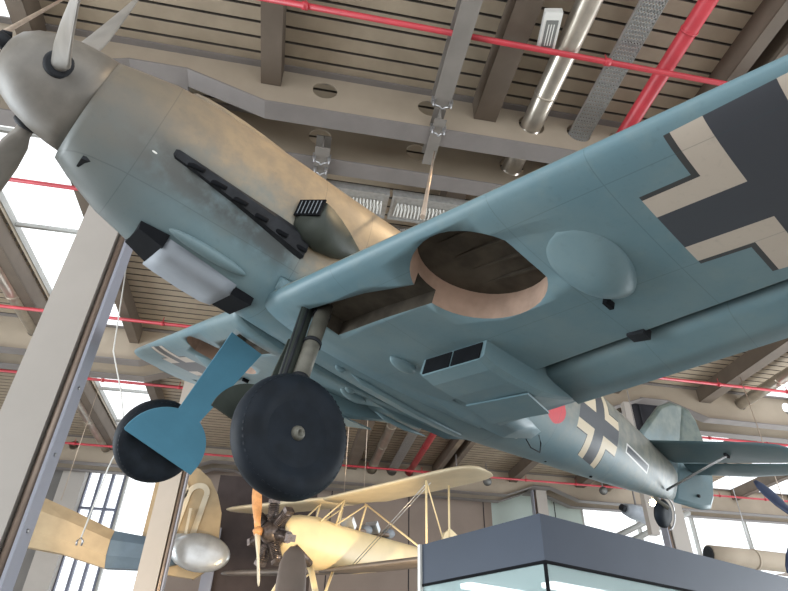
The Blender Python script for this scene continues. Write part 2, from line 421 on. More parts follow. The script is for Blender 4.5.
tag(MB().box((.5, 9.9, 9.5), (8, 10.1, 9.72)).build('ceiling_beam', 'flange'), 'farther grey crosswise beam behind the coil trays', 'beam')
# white information lamp on a purlin
e = empty('emergency_light', (3.05, 4.55, 10.0), (0, 0, -.18), 'small white rectangular emergency light beside the dark beam, top centre', 'light')
MB().box((-.13, -.32, -.02), (.13, .32, .1)).build('housing', 'white', e)
MB().box((-.09, -.2, -.03), (.09, .26, -.02)).build('lens', 'greypl', e)
mbx = MB()
for k in range(3): mbx.box((-.05+k*.04, -.14, -.035), (-.035+k*.04, .2, -.03))
mbx.build('lens_slats', 'white', e)

# columns ------------------------------------------------------------
def column(x, y, label, mirror=1):
    e = empty('steel_column', (x, y, 0), label=label, cat='column', group='roof columns')
    e.scale = (mirror, 1, 1)
    MB().box((-.37, -.15, 0), (.13, .15, 9.96)).build('shaft', 'column', e)
    MB().box((.13, -.02, 0), (.26, .12, 9.96)).build('recess', 'slot', e)
    MB().tube([(.195, -.07, 0), (.195, -.07, 9.9)], .05, 16).build('drain_pipe', 'pipe', e)
    mb = MB().box((.255, -.15, 0), (.29, .15, 9.96))
    mb.build('flange_plate', 'colside', e)
    for z in (2.2, 3.0, 3.8, 4.6):
        MB().rev([(0, .022), (.012, .022), (.02, .012)], (.29, -.02, z), (1, 0, 0), 12).build('bolt', 'steel', e)
    MB().box((-.42, -.55, 9.96), (.42, .85, 10.06)).build('head_plate', 'flange', e)
    return e
column(-2.86, 6.91, 'wide pale steel column at left with bronze drain pipe along its right side')
column(-2.97, 16.5, 'farther pale column standing between the yellow tail and the sky-lit window')
c3 = column(11.33, 16.5, 'pale column rising behind the tail end of the fighter', -1)
MB().box((-.42, -.25, 8.75), (.60, .2, 9.96)).box((.3, -.3, 8.9), (.36, .3, 9.9)).build('head_bracket', 'slot', c3)
column(11.36, 26.0, 'most distant column, above the corner of the showcase', -1)

# back wall, windows
def wall_panels(name, x0, x1, m, z0=0, z1=10.5, step=3.2):
    mb = MB().box((x0, YF, z0), (x1, YF+.3, z1), 0); x = x0+step
    while x < x1-.3: mb.box((x-.02, YF-.012, z0), (x+.02, YF, z1), 1); x += step
    return struct(name, mb, [m, 'slot'])
wall_panels('wall_back_left', XL, -8.6, 'wallgrey')
wall_panels('wall_back_center', -5.2, 9.6, 'wallbrown', step=3.6)
wall_panels('wall_back_right', 9.6, 14.2, 'wallteal')
wall_panels('wall_back_upper', -8.6, -5.2, 'web', 9.9, 10.5)
wall_panels('wall_back_far', 14.2, XR, 'web', 10.2, 10.5)
def window(name, x0, x1, z0, z1, nx, nz, fm='frame'):
    mb = MB().box((x0, YF+.1, z0), (x1, YF+.12, z1), 0)
    for i in range(nx+1):
        x = x0+(x1-x0)*i/nx; mb.box((x-.05, YF-.02, z0), (x+.05, YF+.2, z1), 1)
    for i in range(nz+1):
        z = z0+(z1-z0)*i/nz; mb.box((x0, YF-.01, z-.04), (x1, YF+.19, z+.04), 1)
    struct(name, mb, ['pane', fm])
window('window_4', -8.6, -7.1, 0, 9.9, 3, 6); window('window_6', -7.02, -5.2, 0, 9.9, 1, 1, 'frame2'); window('window_5', 14.2, XR, 0, 10.2, 4, 4, 'frame2')
struct('trim_1', MB().box((-9.5, YF-.5, 0), (-8.6, YF, 10.2)), 'column')
struct('wall_right', MB().box((XR, YB+4, 0), (XR+.2, YF, 3)), 'wallteal')
# dark partition behind the yellow tail
struct('wall_partition', MB().box((-2.3, 20.5, 0), (1.0, 20.8, 7.9), 0).box((-2.3, 20.4, 0), (-1.95, 20.5, 6.2), 1), ['partition', 'colside'])

# ================================================================== THE FIGHTER
FM = Matrix(((-.84178504, .48284937, .24135955, -2.05326745), (-.52460813, -.83711955, -.15497472, 2.43199994), (.12721735, -.25707459, .95798142, 3.19881577+1.6), (0, 0, 0, 1)))
FO = Vector((-2.25, 0, -1.9))                       # base point between the wheels
F = bpy.data.objects.new('fighter_aircraft', None); COL.objects.link(F)
F.matrix_world = FM @ Matrix.Translation(FO)
tag(F, 'blue-grey single-engined wartime fighter hanging overhead with wheels down and black-and-white crosses', 'aircraft')
def fp(mb, name, mats, parent=None, label=None):
    """part of the fighter: mesh is drawn in aircraft axes (x forward from spinner tip, y port, z up)"""
    o = mb.build(name, mats, parent or F)
    if parent is None: o.location = -FO
    if label: o['label'] = label
    return o
def ss(x, w, zt, zb, zc, n=2.4, N=40):
    out = []
    for k in range(N):
        t = 2*PI*k/N; c, s = math.cos(t), math.sin(t)
        y = w*math.copysign(abs(c)**(2/n), c); h = (zt-zc) if s > 0 else (zc-zb)
        out.append((x, y, zc+h*math.copysign(abs(s)**(2/n), s)))
    return out
st = [(-.60, .345, .345, -.40, 0, 2.0), (-.72, .36, .39, -.47, 0, 2.05), (-.95, .38, .47, -.57, 0, 2.15), (-1.25, .395, .525, -.645, -.02, 2.25), (-1.6, .405, .545, -.67, -.05, 2.35), (-2.0, .42, .56, -.685, -.08, 2.45), (-2.4, .43, .565, -.70, -.1, 2.6),
      (-2.9, .43, .59, -.715, -.12, 2.7), (-3.3, .43, .60, -.72, -.12, 2.6), (-3.8, .425, .61, -.72, -.1, 2.5), (-4.3, .41, .63, -.70, -.08, 2.35), (-4.8, .385, .64, -.62, -.05, 2.2), (-5.4, .345, .60, -.52, -.02, 2.1), (-6.0, .295, .555, -.425, .02, 2.05), (-6.6, .235, .505, -.325, .06, 2.0), (-7.2, .165, .455, -.21, .1, 2.0), (-7.6, .11, .42, -.13, .14, 2.0), (-7.95, .05, .38, -.05, .16, 2.0)]
# refine by interpolation
st2 = []
for a, b in zip(st, st[1:]):
    for k in range(3): st2.append(tuple(p+(q-p)*k/3 for p, q in zip(a, b)))
st2.append(st[-1])
fus = fp(MB().loft([ss(x, w, zt, zb, zc, n) for x, w, zt, zb, zc, n in st2]), 'fuselage', 'fus')
# canopy
cst = [(-2.95, .22, .60, .50), (-3.25, .27, .82, .45), (-3.5, .285, .88, .45), (-4.0, .285, .89, .45), (-4.4, .27, .84, .45), (-4.8, .22, .70, .45), (-5.1, .12, .61, .45)]
fp(MB().loft([ss(x, w, zt, zb, .56, 2.8, 24) for x, w, zt, zb in cst]), 'canopy', 'pane', label='framed clear canopy')
cf = MB()
for x, w, zt, zb in cst[1:6]: cf.tube([(x, w*math.cos(t), .56+(zt-.555)*math.sin(t)) for t in (PI*k/10 for k in range(11))], .014, 6)
fp(cf, 'canopy_frame', 'olive')
# machine-gun humps on the cowling
for s in (-1, 1): fp(MB().ellipsoid((-1.6, s*.16, .46), .55, .075, .06), 'gun_trough', 'fus')
# spinner with cannon hole, three blades
spn = fp(MB().rev([(-.07, .05), (-.075, .11), (-.10, .165), (-.16, .225), (-.26, .28), (-.38, .318), (-.50, .338), (-.599, .345)], (0, 0, 0), (1, 0, 0), 40), 'spinner', 'spin')
fp(MB().rev([(-.06, .03), (-.06, .045), (-.10, .045)], (0, 0, 0), (1, 0, 0), 20), 'cannon_hole', 'black', spn)
# lifting shackle at the spinner tip
fp(MB().ellipsoid((-.03, .0, .05), .07, .055, .05, 14, 8).tube([(-.01, 0, .05), (0, -.03, .12), (-.04, -.03, .14)], .018, 8), 'shackle', 'gap', spn)
def blade(th):
    d = Vector((0, math.cos(th), math.sin(th))); tq = Vector((0, -math.sin(th), math.cos(th))); ax = Vector((1, 0, 0)); c = Vector((-.37, 0, 0)); secs = []
    for r, w, t, tw in ((.26, .045, .045, 70), (.38, .05, .045, 62), (.46, .085, .035, 50), (.62, .12, .022, 38), (.85, .135, .016, 29), (1.1, .125, .012, 24), (1.32, .10, .009, 20), (1.47, .065, .006, 18), (1.54, .02, .003, 17)):
        a = math.radians(tw); u = ax*math.sin(a)+tq*math.cos(a); v = ax*math.cos(a)-tq*math.sin(a)
        secs.append([c+d*r+u*w*math.cos(q)+v*t*math.sin(q) for q in (2*PI*k/16 for k in range(16))])
    o = fp(MB().loft(secs), 'propeller_blade', 'bladedark' if False else 'blade')
    cuff = MB().rev([(0, .085), (.03, .085), (.045, .07)], c+d*.285, d, 24); fp(cuff, 'blade_collar', 'gap', o)
    return o
for k in range(3): blade(math.radians(-9+120*k))
# exhausts
for s in (1, -1):
    secs = []
    for x, h, o_, zc in ((-1.13, .03, .004, -.135), (-1.15, .045, .02, -.14), (-1.6, .065, .03, -.165), (-2.1, .105, .04, -.205), (-2.16, .105, .04, -.21), (-2.175, .10, .0, -.21)):
        w = .385+(.425-.385)*min(1, (-x-1.1)/.9)
        secs.append([(x, s*(w-.03), zc-h), (x, s*(w+o_-.01), zc-h*.8), (x, s*(w+o_), zc+h*.3), (x, s*(w-.02), zc+h)])
    sh = fp(MB().loft(secs, 0, False), 'exhaust_shroud', 'gap')
    for k in range(6):
        x = -1.24-k*.165; y = s*(.425+.02*(k/5)); z = -.165-.016*k
        fp(MB().tube([(x+.03, s*.36, z), (x-.02, y, z-.01), (x-.09, y+s*.035, z-.02)], [.012, .014, .012], 10, sy=1.3), 'exhaust_pipe', 'black', sh)
# supercharger intake (port)
def osec(xi, xo, yi, yo, zt, zb): return [(xi, yi, zt), (xi+(xo-xi)*.8, yi+(yo-yi)*.8, zt), (xo, yo, zt-.02), (xo, yo, zb+(zt-zb)*.35), (xi+(xo-xi)*.7, yi+(yo-yi)*.75, zb+.01), (xi+(xo-xi)*.2, yi+(yo-yi)*.3, zb), (xi, yi-.04, zb+.03)]
secs = [osec(-1.99, -2.10, .42, .62, .08, -.06), osec(-2.00, -2.11, .42, .62, .08, -.13), osec(-2.08, -2.16, .42, .615, .075, -.20), osec(-2.22, -2.26, .41, .59, .06, -.215), osec(-2.36, -2.38, .41, .545, .04, -.18), osec(-2.50, -2.51, .40, .49, .01, -.11), osec(-2.64, -2.64, .39, .435, -.02, -.05)]
sci = fp(MB().loft(secs), 'air_intake', 'olive', label='dark olive air scoop behind the exhausts')
g = MB(); i0, o0 = Vector((-1.985, .43, 0)), Vector((-2.088, .618, 0)); dv_ = (o0-i0).normalized(); nv = Vector((dv_.y, -dv_.x, 0))
cg = (i0+o0)/2+Vector((0, 0, .01)); hl = (o0-i0).length/2
g.obox(cg+nv*.004, dv_*hl, nv*.006, (0, 0, .068), 1)
for k in range(6): g.obox(cg+nv*.012+dv_*hl*(-.75+.3*k), dv_*.0016, nv*.003, (0, 0, .055), 0)
fp(g, 'intake_grille', ['lightgrey', 'black'], sci)
# chin oil cooler
secs = []
for x, w, zb_ in ((-1.37, .21, -.68), (-1.45, .215, -.69), (-1.65, .22, -.705), (-1.82, .215, -.712), (-1.90, .21, -.70)):
    secs.append([(x, -w*.9, -.50), (x, -w, zb_+.07), (x, -w*.86, zb_), (x, w*.86, zb_), (x, w, zb_+.07), (x, w*.9, -.50)])
oc_ = fp(MB().loft(secs), 'oil_cooler', 'lightgrey', label='pale grey oil cooler scoop under the nose')
fp(MB().add([(-1.19, -.14, -.58), (-1.19, .20, -.58), (-1.375, .235, -.58), (-1.375, -.19, -.58), (-1.20, -.10, -.638), (-1.20, .20, -.632), (-1.375, .215, -.668), (-1.375, -.15, -.672)], [(0, 1, 2, 3), (4, 5, 6, 7), (0, 1, 5, 4), (1, 2, 6, 5), (2, 3, 7, 6), (3, 0, 4, 7)]), 'cooler_mouth_shade', 'black', oc_)  # black block on the belly, painted shade of the open cooler mouth
fp(MB().box((-2.05, -.15, -.70), (-1.895, .20, -.64)), 'cooler_exit', 'black', oc_)
fp(MB().ellipsoid((-1.62, .30, -.575), .28, .045, .04), 'cowl_blister', 'fus')
fp(MB().ellipsoid((-1.62, -.30, -.575), .28, .045, .04), 'cowl_blister', 'fus')
fp(MB().obox((-.80, .16, -.415), (.07, 0, -.02), (0, .04, .012), (0, 0, .012)), 'cowl_vent', 'gap')
fp(MB().ellipsoid((-1.05, .355, -.21), .045, .012, .016), 'cowl_catch', 'white')

# ------------------------------------------------ wings
def LEx(y): return -2.093-.062*y
def TEx(y): return -4.30+.2*(y-.5)
def HGx(y): return -3.75+.148*(y-.5)
def ztk(y): return -.62+.0967*y
def foil(f, t):
    yt = 5*t*(.2969*math.sqrt(max(f, 0))-.126*f-.3516*f*f+.2843*f**3-.1036*f**4)
    cb = .02*(2*.35*f-f*f)/.35**2 if f < .35 else .02*(1-.7+.7*f-f*f)/.65**2
    return cb+yt, cb-yt
def wsec(y, hf, s, n=18, tipk=1.0):
    le, te = LEx(y), TEx(y); c = (le-te); le -= c*(1-tipk)*.45; c *= tipk
    t = (.142-.03*y/4.9)*min(1, tipk+.15*(1-tipk)); z0 = ztk(y)
    P = []
    fr = [hf*(1-math.cos(PI*k/n))/2 for k in range(n+1)]
    for f in reversed(fr): P.append((le-f*c, s*y, z0+foil(f, t)[0]*c-.03*f))
    for f in fr[1:]: P.append((le-f*c, s*y, z0+foil(f, t)[1]*c-.03*f))
    return P
def hfrac(y): return (LEx(y)-HGx(y))/(LEx(y)-TEx(y))
def make_wing(s):
    secs = []
    for y in (.2, .38, .46): secs.append(wsec(y, .995, s))
    y = .47; ys = [.47, .8, 1.1, 1.3, 1.6, 2.0, 2.4, 2.8, 3.2, 3.6, 4.0, 4.29]
    for y in ys: secs.append(wsec(y, hfrac(y), s))
    for y, tk in ((4.30, 1), (4.45, .985), (4.6, .94), (4.72, .86), (4.82, .74), (4.89, .58), (4.93, .34), (4.94, .1)): secs.append(wsec(y, .995, s, tipk=tk))
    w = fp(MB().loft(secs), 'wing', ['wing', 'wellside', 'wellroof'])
    # wheel well and leg bay cut into the lower skin
    cut = []
    r = .372; cxw, cyw = -2.63, 1.73
    poly = [(cxw+r*math.cos(2*PI*k/40), min(2.065, cyw+r*math.sin(2*PI*k/40))) for k in range(40)]
    top = lambda u, v: ztk(v)+.075
    def cutter(poly, zfn, name):
        mb = MB(); n = len(poly)
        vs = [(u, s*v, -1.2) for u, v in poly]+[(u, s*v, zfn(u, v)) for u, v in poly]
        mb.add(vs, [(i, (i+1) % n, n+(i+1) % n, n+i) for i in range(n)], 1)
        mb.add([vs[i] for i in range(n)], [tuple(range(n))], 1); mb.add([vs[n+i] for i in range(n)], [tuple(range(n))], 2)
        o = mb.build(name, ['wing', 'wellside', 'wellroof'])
        bm = bmesh.new(); bm.from_mesh(o.data); bmesh.ops.remove_doubles(bm, verts=bm.verts, dist=1e-5); bmesh.ops.recalc_face_normals(bm, faces=bm.faces); bm.to_mesh(o.data); bm.free()
        return o
    c1 = cutter(poly, lambda u, v: ztk(v)+.075, 'c1')
    slot = [(-2.30, .52), (-2.60, .50), (-2.62, .95), (-2.66, 1.42), (-2.50, 1.48), (-2.38, 1.05)]
    c2 = cutter(slot, lambda u, v: ztk(v)-.01, 'c2')
    for p in c2.data.polygons: p.material_index = 2
    for c in (c1, c2):
        md = w.modifiers.new('b', 'BOOLEAN'); md.operation = 'DIFFERENCE'; md.solver = 'EXACT'; md.object = c; md.material_mode = 'INDEX'
    w.location = (0, 0, 0); w.parent = None
    bpy.context.view_layer.update()
    dg = bpy.context.evaluated_depsgraph_get(); me = bpy.data.meshes.new_from_object(w.evaluated_get(dg))
    w.modifiers.clear(); w.data = me; w.parent = F; w.location = -FO
    for c in (c1, c2): bpy.data.objects.remove(c)
    # rim and inner ribs of the well
    rb = MB()
    for k in range(4):
        x = -2.42-k*.14; rb.box((x-.008, s*1.42, ztk(1.7)+.062), (x+.008, s*2.03, ztk(1.7)+.08))
    fp(rb, 'well_rib', 'wellroof', None)
    # hinged surfaces
    def surf(name, y0, y1, defl, mt='wing', n=6):
        secs = []
        for k in range(n+1):
            y = y0+(y1-y0)*k/n; h = hfrac(y); le, te = LEx(y), TEx(y); c = le-te; t = .142-.03*y/4.9
            f0 = h+.05; zu, zl = foil(f0, t); hx = le-f0*c; zc = ztk(y)-.03*f0+(zu+zl)/2*c
            pts = []
            fr = [f0, f0+.015, f0+.05, f0+(1-f0)*.6, .998]
            sc_ = [.25, .8, 1, 1, 1]
            up = [(le-f*c, ztk(y)-.03*f+foil(f, t)[0]*c) for f in fr]; lo = [(le-f*c, ztk(y)-.03*f+foil(f, t)[1]*c) for f in fr]
            ring = []
            for (x, z), q in list(zip(up, sc_))[::-1]: ring.append((x, zc+(z-zc)*q if q < 1 else z))
            for (x, z), q in zip(lo, sc_): ring.append((x, zc+(z-zc)*q if q < 1 else z))
            a = math.radians(defl); out = []
            for x, z in ring:
                dx, dz = x-(hx), z-zc
                out.append((hx+dx*math.cos(a), s*y, zc+dz+dx*math.sin(a)+.006))
            secs.append(out)
        return fp(MB().loft(secs), name, mt)
    surf('radiator_flap', .50, 1.345, 5)
    surf('landing_flap', 1.36, 3.10, 9)
    surf('aileron', 3.115, 4.285, 8)
    shs = []
    for k in range(9):
        y = .5+(4.28-.5)*k/8; h = hfrac(y); le = LEx(y); c = le-TEx(y); t = .142-.03*y/4.9
        q = [(le-f*c, ztk(y)-.03*f+foil(f, t)[0]*c+.002) for f in (h-.01, h+.09)]
        shs.append([(q[0][0], s*y, q[0][1]), (q[1][0], s*y, q[1][1]), (q[1][0], s*y, q[1][1]-.006), (q[0][0], s*y, q[0][1]-.008)])
    fp(MB().loft(shs), 'gap_shade_strip', 'gap')  # dark strip added over the hinge gap so it reads as shade
    fp(MB().box((HGx(2.15)-.05, s*2.10, ztk(2.15)-.085), (HGx(2.15)+.03, s*2.20, ztk(2.15)-.03)), 'hinge_bracket', 'gap')
    # gun blister under the wing
    secs = []
    for k in range(21):
        f = k/20; x = -2.54-.62*f; w_ = .175*math.sin(PI*min(1, f*1.0)**.8)**.6+.004; h = .10*(math.sin(PI*f**1.4)**.8)+.001
        yy = 2.30; zl = ztk(yy)+foil((LEx(yy)-x)/(LEx(yy)-TEx(yy)), .13)[1]*(LEx(yy)-TEx(yy))
        secs.append([(x, s*(yy+w_*math.cos(q)), zl+.0967*w_*math.cos(q)+.012-(h+.014)*math.sin(q)) for q in (PI*j/12 for j in range(13))])
    fp(MB().loft(secs), 'gun_blister', 'blue')
    # radiator bath
    secs = []
    def zl(x, y): c = LEx(y)-TEx(y); return ztk(y)+foil(min(.99, max(0, (LEx(y)-x)/c)), .135)[1]*c-.02
    for x, h, wo in ((-3.14, .125, 0), (-3.25, .15, 0), (-3.45, .16, .0), (-3.72, .15, 0), (-3.95, .09, 0), (-4.12, .04, 0)):
        y0, y1 = .80, 1.36; secs.append([(x, s*y0, zl(x, y0)+.05), (x, s*(y0-.01), zl(x, y0)-h*.8), (x, s*(y0+.03), zl(x, y0)-h), (x, s*(y1-.03), zl(x, y1)-h), (x, s*(y1+.01), zl(x, y1)-h*.8), (x, s*y1, zl(x, y1)+.05)])
    rd = fp(MB().loft(secs, 0, False), 'radiator', 'blue', label='boxy radiator under the wing with a split dark mouth')
    m_ = MB(); x = -3.138
    for a, b in ((.825, 1.07), (1.09, 1.335)):
        m_.add([(x+.004, s*a, zl(x, a)+.0), (x+.004, s*b, zl(x, b)+.0), (x-.03, s*b, zl(x, b)-.085), (x-.03, s*a, zl(x, a)-.085)], [(0, 1, 2, 3)])
    # mouth as shallow boxes, slanted with the lip
    mm = MB()
    for a, b in ((.825, 1.07), (1.09, 1.335)):
        P = [(x+.006, s*a, zl(x, a)-.004), (x+.006, s*b, zl(x, b)-.004), (x+.006, s*b, zl(x, b)-.112), (x+.006, s*a, zl(x, a)-.112)]
        Q = [(p[0]-.02, p[1], p[2]) for p in P]
        mm.add(P+Q, [(0, 1, 2, 3), (4, 5, 6, 7), (0, 1, 5, 4), (1, 2, 6, 5), (2, 3, 7, 6), (3, 0, 4, 7)])
    fp(mm, 'radiator_mouth', 'black', rd)
    # exit flap of the radiator
    P = [(-3.60, .81), (-3.62, 1.34), (-3.93, 1.28), (-3.93, .76)]
    ef = MB(); up_ = [(u, s*v, zl(-3.6, v)-.158+(.01 if u < -3.8 else 0)) for u, v in P]; lo_ = [(a, b, c-.012) for a, b, c in up_]
    ef.add(up_+lo_, [(0, 1, 2, 3), (4, 5, 6, 7), (0, 1, 5, 4), (1, 2, 6, 5), (2, 3, 7, 6), (3, 0, 4, 7)]); fp(ef, 'exit_flap', 'gearblue' if False else 'blue', rd)
    # access hatches and small bumps
    fp(MB().box((-3.10, s*2.19, ztk(2.2)-.115), (-3.17, s*2.215, ztk(2.2)-.05)), 'case_chute', 'black')
    return w
make_wing(1); make_wing(-1)
# wing root fillets
for s in (1, -1):
    secs = []
    for x, r, z in ((-2.10, .02, -.50), (-2.3, .06, -.52), (-2.8, .10, -.50), (-3.4, .12, -.50), (-4.0, .16, -.48), (-4.5, .14, -.46), (-4.85, .03, -.44)):
        secs.append([(x, s*(.36), z+r*1.6), (x, s*(.36+r*1.1), z+.3*r), (x, s*(.40+r*1.8), z-r*.5), (x, s*.36, z-r-.05)])
    fp(MB().loft(secs), 'wing_fillet', 'fus')
# belly details
for (x, y, a, b, c) in ((-2.95, .05, .05, .03, .035), (-3.10, .62, .12, .05, .05), (-3.42, -.42, .14, .05, .05), (-3.30, -.30, .05, .03, .035), (-2.62, .10, .03, .02, .02)):
    fp(MB().ellipsoid((x, y, -.715+.06*abs(y)), a, b, c), 'belly_bump', 'blue')
for (x0, y0, x1, y1) in ((-3.05, .06, -4.3, .06), (-3.7, -.44, -4.3, -.42)):
    fp(MB().tube([(x0, y0, -.715), (x0-.12, y0, -.725), (x0+(x1-x0)*.6, y1, -.725), (x1, y1, -.70)], [.003, .024, .024, .006], 10), 'belly_fairing', 'blue')
fp(MB().tube([(-4.86, .28, -.50), (-4.90, .33, -.58), (-5.02, .34, -.58), (-5.06, .30, -.48), (-5.0, .31, -.42)], .006, 8), 'aerial_loop', 'gap')
fp(MB().ellipsoid((-4.72, .26, -.52), .08, .03, .035), 'belly_light', 'white')
for x, z in ((-5.45, -.50), (-6.2, -.385)): fp(MB().rev([(0, .018), (.012, .014)], (x, .06, z+.005), (0, .1, -1), 12), 'drain_hole', 'black')
# cable eye at the wing root
fp(MB().ellipsoid((-2.28, .47, -.42), .03, .02, .03), 'root_plug', 'black')

# ------------------------------------------------ tail
def slab(poly, th, name, mt, tf=None, label=None):
    """vertical surface: poly in (x, z), lens-shaped section"""
    mb = MB(); n = len(poly); cx = sum(p[0] for p in poly)/n; cz = sum(p[1] for p in poly)/n; rings = []
    for y, k in ((-th, .90), (-th*.6, .97), (0, 1), (th*.6, .97), (th, .90)):
        rings.append([(cx+(x-cx)*k, y, cz+(z-cz)*k) for x, z in poly])
    mb.loft(rings)
    if tf: mb.v = [tf(p) for p in mb.v]
    return fp(mb, name, mt, None, label)
fin = [(-7.05, .40), (-7.27, .72), (-7.46, .98), (-7.70, 1.14), (-7.97, 1.21), (-7.97, .90), (-7.97, .40), (-7.97, -.02), (-7.6, -.02), (-7.2, .2)]
slab(fin, .045, 'fin', 'tail')
def yaw(p):
    dx, dy = p[0]+7.99, p[1]; a = math.radians(-14); return (-7.99+dx*math.cos(a)-dy*math.sin(a), dx*math.sin(a)+dy*math.cos(a), p[2])
rud = [(-7.985, 1.21), (-8.12, 1.21), (-8.25, 1.12), (-8.38, .94), (-8.50, .70), (-8.61, .45), (-8.64, .2), (-8.60, .06), (-8.45, 0), (-7.985, -.06)]
slab(rud, .03, 'rudder', 'tail', yaw)
fp(MB().ellipsoid((-8.32, .13, .14), .03, .02, .02), 'tail_lamp', 'gap')
for s in (1, -1):
    def tsec(y, le, te, t): 
        n = 10; P = []
        for k in range(n): f = k/n; P.append((te+(le-te)*f, s*y, .42+t*math.sin(PI*f)**.6*(1 if f > 0 else 0)))
        for k in range(n): f = 1-k/n; P.append((te+(le-te)*f, s*y, .42-t*math.sin(PI*f)**.6*(1 if f < 1 else 0)))
        return P
    tp = fp(MB().loft([tsec(.04, -7.20, -7.94, .05), tsec(1.2, -7.30, -7.90, .035), tsec(1.38, -7.36, -7.88, .03), tsec(1.47, -7.48, -7.86, .02), tsec(1.52, -7.66, -7.84, .006)]), 'tailplane', 'blue')
    el = fp(MB().loft([tsec(.10, -7.955, -8.36, .03), tsec(.7, -7.935, -8.38, .026), tsec(1.2, -7.915, -8.27, .022), tsec(1.45, -7.90, -8.08, .012), tsec(1.51, -7.88, -7.94, .005)]), 'elevator', 'blue')
    el.location = -FO
    fp(MB().tube([(-7.62, s*.10, -.03), (-7.55, s*.80, .37)], .014, 10), 'tail_strut', 'steel')
    fp(MB().obox((-7.55, s*.80, .375), (.05, 0, 0), (0, .015, 0), (0, 0, .02)), 'strut_fitting', 'gap')
fp(MB().tube([(-7.5, 0, -.08), (-7.62, 0, -.16), (-7.70, 0.10, -.22)], .025, 10), 'tail_wheel_leg', 'strut')
fp(MB().rev([(-.05, .05), (-.045, .13), (-.02, .16), (.02, .16), (.045, .13), (.05, .05)], (-7.76, 0, -.27), (0, 1, 0), 24), 'tail_wheel', 'rubber')

fp(MB().tube([(-7.76+.18*math.cos(t), .05, -.27+.18*math.sin(t)) for t in (PI*(.45+k*.09) for k in range(11))], .009, 8), 'tail_wheel_fork', 'steel')
# ------------------------------------------------ landing gear
def wheel(c, axis, s):
    ax = Vector(axis).normalized()
    R_, w = .325, .085
    prof = [(-w*.75, .17), (-w*.9, .20), (-w, .25), (-w*.85, .295), (-w*.5, .318), (0, R_), (w*.5, .318), (w*.85, .295), (w, .25), (w*.9, .20), (w*.75, .17)]
    ty = fp(MB().rev(prof, c, ax, 48), 'tyre', 'rubber')
    tr = MB()
    u = Vector((0, 0, 1)); a = ax.cross(u).normalized(); b = a.cross(ax)
    for k in range(56):
        t = 2*PI*k/56; d = a*math.cos(t)+b*math.sin(t); tt = -a*math.sin(t)+b*math.cos(t)
        for sx in (-1, 1):
            tr.obox(Vector(c)+d*.3060+ax*sx*.040+tt*.004, ax*.028*1+d*(-.010*sx), tt*.007, d*.006)
    fp(tr, 'tread', 'rubber', ty)
    hb = fp(MB().rev([(-.055, .175), (-.05, .15), (-.03, .13), (.03, .13), (.05, .15), (.055, .175)], c, ax, 40), 'wheel_rim', 'hub')
    for sg in (-1, 1):
        h = MB().rev([(0, .045), (.045*sg, .036), (.055*sg, .028), (.057*sg, .014), (.04*sg, .012)], Vector(c)+ax*.03*sg, ax, 24); fp(h, 'hub_cap', 'strut', hb)
        sp = MB()
        for k in range(5):
            t = 2*PI*k/5+.3; d = a*math.cos(t)+b*math.sin(t); sp.obox(Vector(c)+d*.10+ax*.032*sg, d*.05, ax.cross(d)*.014, ax*.006)
        fp(sp, 'wheel_spoke', 'hub', hb)
    return ty
# port: leg and cover stand inboard of the wheel
piv = Vector((-2.41, .54, -.60)); wc = Vector((-2.25, 1.075, -1.565)); axd = Vector((.03, .985, .16))
wheel(wc, axd, 1)
foot = wc-axd.normalized()*.13
lg = fp(MB().tube([piv+Vector((0, 0, .05)), piv.lerp(foot, .30), piv.lerp(foot, .60)], .052, 20), 'landing_leg', 'strut')
fp(MB().tube([piv.lerp(foot, .58), foot+Vector((0, 0, .02))], .040, 20), 'oleo_strut', 'oleo', lg)
fp(MB().tube([foot, wc], .035, 14), 'axle', 'strut', lg)
for f in (.05, .30, .585): fp(MB().tube([piv.lerp(foot, f), piv.lerp(foot, f+.025)], .060, 20), 'leg_clamp', 'gap', lg)
fp(MB().tube([piv+Vector((.10, -.03, 0)), piv.lerp(foot, .85)+Vector((.085, -.02, 0))], .012, 8), 'brake_line', 'gap', lg)
fp(MB().tube([piv+Vector((.09, -.06, .02)), piv.lerp(foot, .9)+Vector((.06, -.05, 0))], .03, 8, sy=1.6), 'torque_link', 'olive', lg)
fp(MB().tube([piv+Vector((.13, -.05, 0)), piv.lerp(foot, .9)+Vector((.10, -.03, 0))], .008, 8), 'brake_line', 'gap', lg)
def cover(piv, foot, wc, inb, mt, width0=.10, width1=.10):
    """long flat fairing along the leg, ending in a broad shield over the upper wheel"""
    up = (piv-foot).normalized(); nrm = Vector((0, inb, .12*0)).cross(up).normalized(); fw = nrm  # fore-aft direction
    out = up.cross(fw).normalized()*1
    if out.y*inb < 0: out = -out
    return up, fw, out
up, fw, out = cover(piv, foot, wc, -1, None)
if fw.x < 0: fw = -fw
def cover_mesh(base, up, fw, out, L, R_, cutz, off, w0, w1, slant=0, tilt=0):
    poly = [(-w1, L), (w1, L)]
    pts = []
    a0 = math.asin(min(1, w0/R_)); n = 28
    # from right side of strip, round the disc, cut by a chord
    ang = []
    t0 = PI/2-a0; tE = math.asin(cutz/R_)
    for k in range(n+1): ang.append(t0+(tE-t0)*k/n)
    rightp = [(R_*math.cos(t), R_*math.sin(t)) for t in ang]; leftp = [(-x, z) for x, z in rightp[::-1]]
    if tilt: leftp = [(x, z if z > cutz+.001 else cutz-tilt) for x, z in leftp]; rightp[-1] = (rightp[-1][0]-.01, cutz+tilt*.3)
    poly = [(w1, L)]+rightp+leftp+[(-w1, L)]
    mb = MB(); 
    def P(u, v, h): return base+fw*u+up*(v+slant*u*(1 if v < .2 else 0))+out*(off+h+.02*(1-min(1, (u/.4)**2)))
    mb.prism(poly, 0, .012, P)
    return mb
